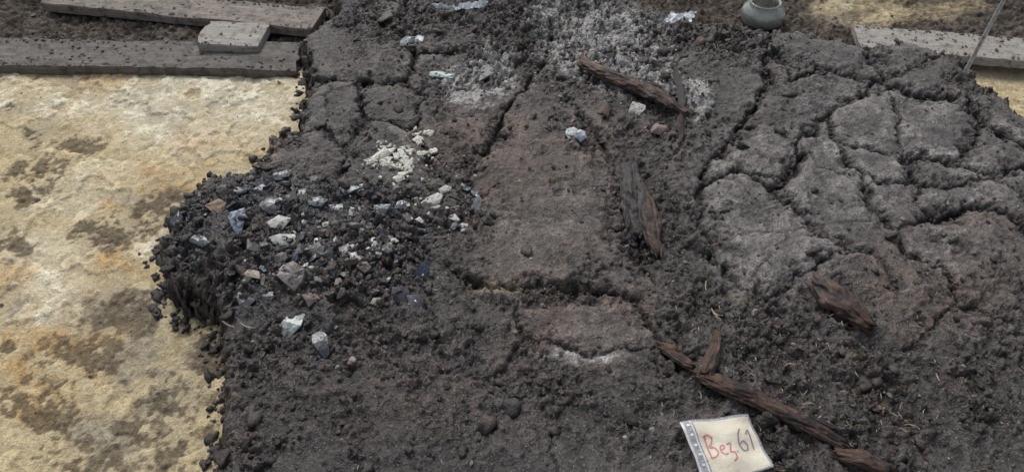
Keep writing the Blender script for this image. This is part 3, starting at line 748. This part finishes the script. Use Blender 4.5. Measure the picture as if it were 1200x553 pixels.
# ------------------------------------------------------------------ planks
def plank(name, p0, p1, width, z, th, mat, seed):
    pe = empty(name)
    a = P(*p0, z); b = P(*p1, z)
    d = b-a; L = np.linalg.norm(d); d /= L; sdv = np.array([-d[1], d[0], 0])
    n = max(int(L/0.01), 4); prof = [(-.5,-1),(-.5,-.16),(-.48,0),(-.35,0),(-.2,0),(0,0),(.2,0),(.35,0),(.48,0),(.5,-.16),(.5,-1)]
    t = np.linspace(0, L, n+1); vs = []
    f_ = lambda a_, b_, s_: float(vnoise(np.array(float(a_)), np.array(float(b_)), s_))
    for tt in t:
        for k, (s_, h_) in enumerate(prof):
            w_ = width*(1+0.03*f_(tt/.2, seed+s_, seed))+0.007*f_(tt/.03, s_*2., seed+2)*(abs(s_) > .4)
            zz = z+h_*th+0.004*f_(tt/.15, s_*3., seed+1)*(h_ > -.5)+.0015*f_(tt/.02, s_*9, seed)*(h_ > -.5)
            e_ = 0.012*f_(s_*7., seed+1., 3)*(tt in (0, L))
            vs.append(a*[1,1,0]+d*(tt+e_)+sdv*s_*w_+np.array([0,0,zz]))
    m = len(prof); fs = []; uvs = []
    for i in range(n):
        for k in range(m-1):
            fs.append((i*m+k, (i+1)*m+k, (i+1)*m+k+1, i*m+k+1))
            uvs += [(k*.03, t[i]), (k*.03, t[i+1]), (k*.03+.03, t[i+1]), (k*.03+.03, t[i])]
    fs.append(tuple(range(m))); uvs += [(p[0]*.2, p[1]*.05) for p in prof]
    fs.append(tuple(n*m+k for k in range(m-1, -1, -1))); uvs += [(p[0]*.2, p[1]*.05) for p in prof[::-1]]
    me = bpy.data.meshes.new('board'); me.from_pydata([tuple(v) for v in vs], [], fs)
    ul = me.uv_layers.new(name='UVMap'); ul.data.foreach_set('uv', np.array(uvs, np.float32).ravel())
    me.materials.append(mat); me.update()
    link(bpy.data.objects.new('board', me)).parent = pe
    kk = int(L*width*3500); q = rng.random((kk, 2)); q[:, 1] = np.where(rng.random(kk) < .5, q[:, 1], .5+np.sign(q[:,1]-.5)*(.5-.12*rng.random(kk)))
    xyc = a[:2]+d[:2]*(q[:, :1]*L)+sdv[:2]*((q[:, 1:]-.5)*width*.97); szz = .0015+.006*rng.random(kk)**4
    scatter_lumps('trodden_soil', xyc, np.full(kk, z+.001), szz, np.array([.08,.062,.05])[None]*(.5+rng.random((kk,1))), crumb_mat, .5, parent=pe)
plank('wooden_plank', (-260,56), (350,66), .17, -.070, .03, plank_mat, 1)
plank('wooden_plank', (60,-8), (372,22), .15, -.050, .03, plank_tan, 2)
plank('wood_block', (238,38), (308,41), .15, -.045, .03, plank_pale, 3)
plank('wooden_plank', (1005,42), (1420,75), .15, -.040, .03, plank_pale, 4)

# ------------------------------------------------------------------ iron rods
def rod(name, u, v, h, r, lean=(0,0)):
    x, y, _ = P(u, v); g = float(hs(x, y)) if at(sd, x, y) > 0 else float(hz(x, y))
    mb = MB(); m = 12; prof = [(-.1,.3),(-.03,1),(0,1)]+[(h*k/10, 1+.05*sin(k*2.1)) for k in range(1, 10)]+[(h-.004,1),(h-.003,1.9),(h,2.0),(h+.002,1.5),(h+.0022,.01)]
    vs = []
    for (z, rr2) in prof:
        for k in range(m):
            a = 2*pi*k/m; vs.append((x+lean[0]*z+cos(a)*r*rr2, y+lean[1]*z+sin(a)*r*rr2, g+z))
    fs = [(i*m+k, i*m+(k+1)%m, (i+1)*m+(k+1)%m, (i+1)*m+k) for i in range(len(prof)-1) for k in range(m)]
    mb.add(vs, fs, (.58,.59,.60)); return mb.make(name, metal_mat, True)
rod('iron_stake', 1131, 84, .30, .0060, (.06, 0)); rod('iron_stake', 413, 26, .22, .0055)

# ------------------------------------------------------------------ glass jar
m_, nt, b = newmat('jar_glass')
b.inputs['Base Color'].default_value = (.80,.84,.82,1); b.inputs['Roughness'].default_value = .08
b.inputs['Transmission Weight'].default_value = .85; b.inputs['IOR'].default_value = 1.45
tcj = N(nt, 'ShaderNodeTexCoord').outputs['Object']; bump(nt, b, noise_node(nt, tcj, 30, 2).outputs[0], .003)
jar_mat = m_
x, y, _ = P(895, 12, -.05); zb = float(hz(x, y))+.002
if at(sd, x, y) > 0: zb = float(hs(x, y))+.002
prof = [(0,0),(.045,0),(.062,.004),(.068,.015),(.070,.045),(.066,.062),(.052,.074),(.047,.078),(.047,.084),(.051,.086),(.051,.092),(.047,.094),(.043,.092),(.043,.078),(.050,.070),(.062,.058),(.066,.044),(.064,.018),(.058,.009),(0,.007)]
m = 48; vs = []
for r, z in prof:
    for k in range(m): vs.append((x+cos(2*pi*k/m)*max(r, 1e-4)*1.1, y+sin(2*pi*k/m)*max(r, 1e-4)*1.1, zb+z*.85))
fs = [(i*m+k, i*m+(k+1)%m, (i+1)*m+(k+1)%m, (i+1)*m+k) for i in range(len(prof)-1) for k in range(m)]
je = empty('glass_jar'); mb = MB(); mb.add(vs, fs, (1,1,1)); mb.make('jar_body', jar_mat, True, je)
mb = MB(); vs = []; prof2 = [(.001,.010),(.056,.0095),(.062,.018),(.063,.028),(.04,.034),(.001,.030)]
for r, z in prof2:
    for k in range(m): vs.append((x+cos(2*pi*k/m)*r*(1.02), y+sin(2*pi*k/m)*r*1.02, zb+z*.85+.001*sin(k*1.7)*(r>.03)))
fs = [(i*m+k, i*m+(k+1)%m, (i+1)*m+(k+1)%m, (i+1)*m+k) for i in range(len(prof2)-1) for k in range(m)]
mb.add(vs, fs, (.06,.058,.05)); mb.make('sediment', crumb_mat, True, je)

# ------------------------------------------------------------------ plastic scraps
m_, nt, b = newmat('plastic_film'); b.inputs['Base Color'].default_value = (.66,.70,.72,1); b.inputs['Roughness'].default_value = .25
tcj = N(nt, 'ShaderNodeTexCoord').outputs['Object']; bump(nt, b, noise_node(nt, tcj, 60, 3).outputs[0], .004); film = m_
def scrap(name, u, v, L, Wd, yaw, seed, mat=film, amp=.012, zo=.012):
    x, y, _ = P(u, v); g = float(hs(x, y)) if at(sd, x, y) > 0 else float(hz(x, y))
    n = 26; a = np.linspace(-.5, .5, n); q, w_ = np.meshgrid(a, a)
    k = 1+.5*fbm(q*0+np.sign(q)*3, w_*3, .6, 3, seed)
    xx = q*L*k+w_*L*.3; yy = w_*Wd*(1+.8*fbm(q*3, w_*0, .6, 3, seed+1))
    zz = amp*np.abs(fbm(q*3, w_*3, 1, 3, seed+2, .6))*2+zo
    ca, sa = cos(yaw), sin(yaw)
    o = grid_mesh(name, x+xx*ca-yy*sa, y+xx*sa+yy*ca, g+zz+.002, {}, mat=mat)
    for p in o.data.polygons: p.use_smooth = False
    return o
scrap('plastic_scrap', 797, 21, .11, .06, .2, 1, amp=.012)
scrap('plastic_scrap', 552, 13, .10, .028, .15, 2); scrap('plastic_scrap', 520, 15, .07, .018, -.3, 3)

# ------------------------------------------------------------------ find label in zip bag
lb = empty('find_label_bag')
zl = .014
c4 = [P(796,496,zl), P(876,487,zl), P(906,548,zl), P(826,565,zl)]   # TL TR BR BL
def bl(s, t, dz=0.0):
    p = (c4[0]*(1-s)+c4[1]*s)*(1-t)+(c4[3]*(1-s)+c4[2]*s)*t
    p = p.copy(); p[2] += dz+.006*sin(s*2.6+.4)*cos(t*2.1)+.0028*sin(s*9+t*5)+.002*sin(t*13-s*4); return p
def patch(name, s0, s1, t0, t1, dz, mat, col, n=14, sk=0.0):
    mb = MB(); vs = [bl(s0+(s1-s0)*i/n+sk*(j/n), t0+(t1-t0)*j/n, dz) for j in range(n+1) for i in range(n+1)]
    fs = [(j*(n+1)+i, (j+1)*(n+1)+i, (j+1)*(n+1)+i+1, j*(n+1)+i+1) for j in range(n) for i in range(n)]
    mb.add(vs, fs, col); return mb.make(name, mat, True, lb)
m_, nt, b = newmat('clear_polythene'); b.inputs['Base Color'].default_value = (.95,.97,1,1); b.inputs['Roughness'].default_value = .12
b.inputs['Alpha'].default_value = .22; tcj = N(nt, 'ShaderNodeTexCoord').outputs['Object']; bump(nt, b, noise_node(nt, tcj, 60, 3).outputs[0], .008); poly_mat = m_
patch('backing', 0, 1, 0, 1, 0, poly_mat, (1,1,1), 24)
patch('paper_label', .17, .975, .035, .97, .0012, paper_mat, (.74,.67,.49), 24)
patch('front_film', 0, 1, 0, 1, .004, poly_mat, (1,1,1), 30)
strip_mat = attr_mat('bag_strip', .3, 60, .85, 1.1, .0005)
patch('header_strip', .0, .035, 0, 1, .0015, strip_mat, (.55,.57,.58)); patch('grip_seal', .125, .15, 0, 1, .0015, strip_mat, (.62,.62,.60))
ho = MB()
for k in range(6):
    vs = [bl(.08+.025*cos(a*pi/6), .1+.16*k+.022*sin(a*pi/6), .0055) for a in range(12)]
    ho.add(vs, [tuple(range(11, -1, -1))], (.75,.75,.74))
ho.make('punched_dots', strip_mat, False, lb)
def stroke(mb, pts, w, col, dz=.0024):
    pts = np.array(pts); s = np.r_[0, np.cumsum(np.linalg.norm(np.diff(pts, axis=0), axis=1))]
    n = max(8, int(s[-1]/.015)); t = np.linspace(0, s[-1], n)
    q = np.stack([np.interp(t, s, pts[:,0]), np.interp(t, s, pts[:,1])], -1)
    for _ in range(2): q[1:-1] = (q[:-2]+2*q[1:-1]+q[2:])/4
    T = np.gradient(q, axis=0); T /= np.linalg.norm(T, axis=1)[:,None]+1e-9; Nn = np.stack([-T[:,1], T[:,0]], -1)
    vs = []
    for i in range(n):
        a_ = q[i]+Nn[i]*w/2; b_ = q[i]-Nn[i]*w/2; vs += [bl(a_[0], a_[1], dz), bl(b_[0], b_[1], dz)]
    mb.add(vs, [(2*i, 2*i+2, 2*i+3, 2*i+1) for i in range(n-1)], col)
RD = (.50,.03,.03); DK = (.16,.06,.04)
rb = MB()
stroke(rb, [(.25,.30),(.24,.45),(.23,.66)], .024, RD)
stroke(rb, [(.22,.31),(.30,.27),(.35,.33),(.31,.43),(.25,.46),(.34,.49),(.36,.58),(.31,.65),(.22,.66)], .024, RD)
stroke(rb, [(.40,.56),(.47,.53),(.46,.47),(.41,.49),(.39,.58),(.43,.66),(.48,.63)], .022, RD)
stroke(rb, [(.50,.48),(.57,.47),(.51,.63),(.58,.62),(.57,.74),(.51,.78)], .022, RD)
stroke(rb, [(.61,.62),(.625,.635)], .025, RD)
rb.make('handwriting_red', ink_mat, False, lb)
db = MB()
stroke(db, [(.77,.26),(.71,.36),(.68,.50),(.71,.62),(.78,.62),(.80,.53),(.76,.46),(.70,.50)], .022, DK)
stroke(db, [(.83,.36),(.89,.27),(.88,.44),(.87,.62)], .022, DK)
db.make('handwriting_number', ink_mat, False, lb)

# ------------------------------------------------------------------ light and camera
w = bpy.data.worlds.new('World'); scene.world = w; w.use_nodes = True
nt = w.node_tree; bg = nt.nodes['Background']
sky = nt.nodes.new('ShaderNodeTexSky'); sky.sky_type = 'NISHITA'; sky.sun_disc = False
sky.sun_elevation = radians(50); sky.sun_rotation = radians(-20); sky.dust_density = 3.0; sky.air_density = 1.0
hsv = nt.nodes.new('ShaderNodeHueSaturation'); hsv.inputs['Saturation'].default_value = .4
nt.links.new(sky.outputs[0], hsv.inputs['Color']); nt.links.new(hsv.outputs[0], bg.inputs[0]); bg.inputs[1].default_value = .13
sun = bpy.data.lights.new('sun', 'SUN'); sun.energy = 1.5; sun.angle = radians(26); sun.color = (1, .98, .95)
so = link(bpy.data.objects.new('sun', sun))
el, az = radians(50), radians(20)
dirv = Vector((-sin(az)*cos(el), cos(az)*cos(el), sin(el)))
so.rotation_euler = dirv.to_track_quat('Z', 'Y').to_euler()
cam = bpy.data.cameras.new('camera'); co = link(bpy.data.objects.new('camera', cam))
co.location = (0, 0, CAMH); co.rotation_euler = (radians(45), 0, 0)
cam.sensor_width = 36; cam.lens = F/1200*36; cam.clip_start = .02; cam.clip_end = 1000
scene.camera = co
scene.view_settings.view_transform = 'Standard'; scene.view_settings.look = 'None'; scene.view_settings.exposure = 0
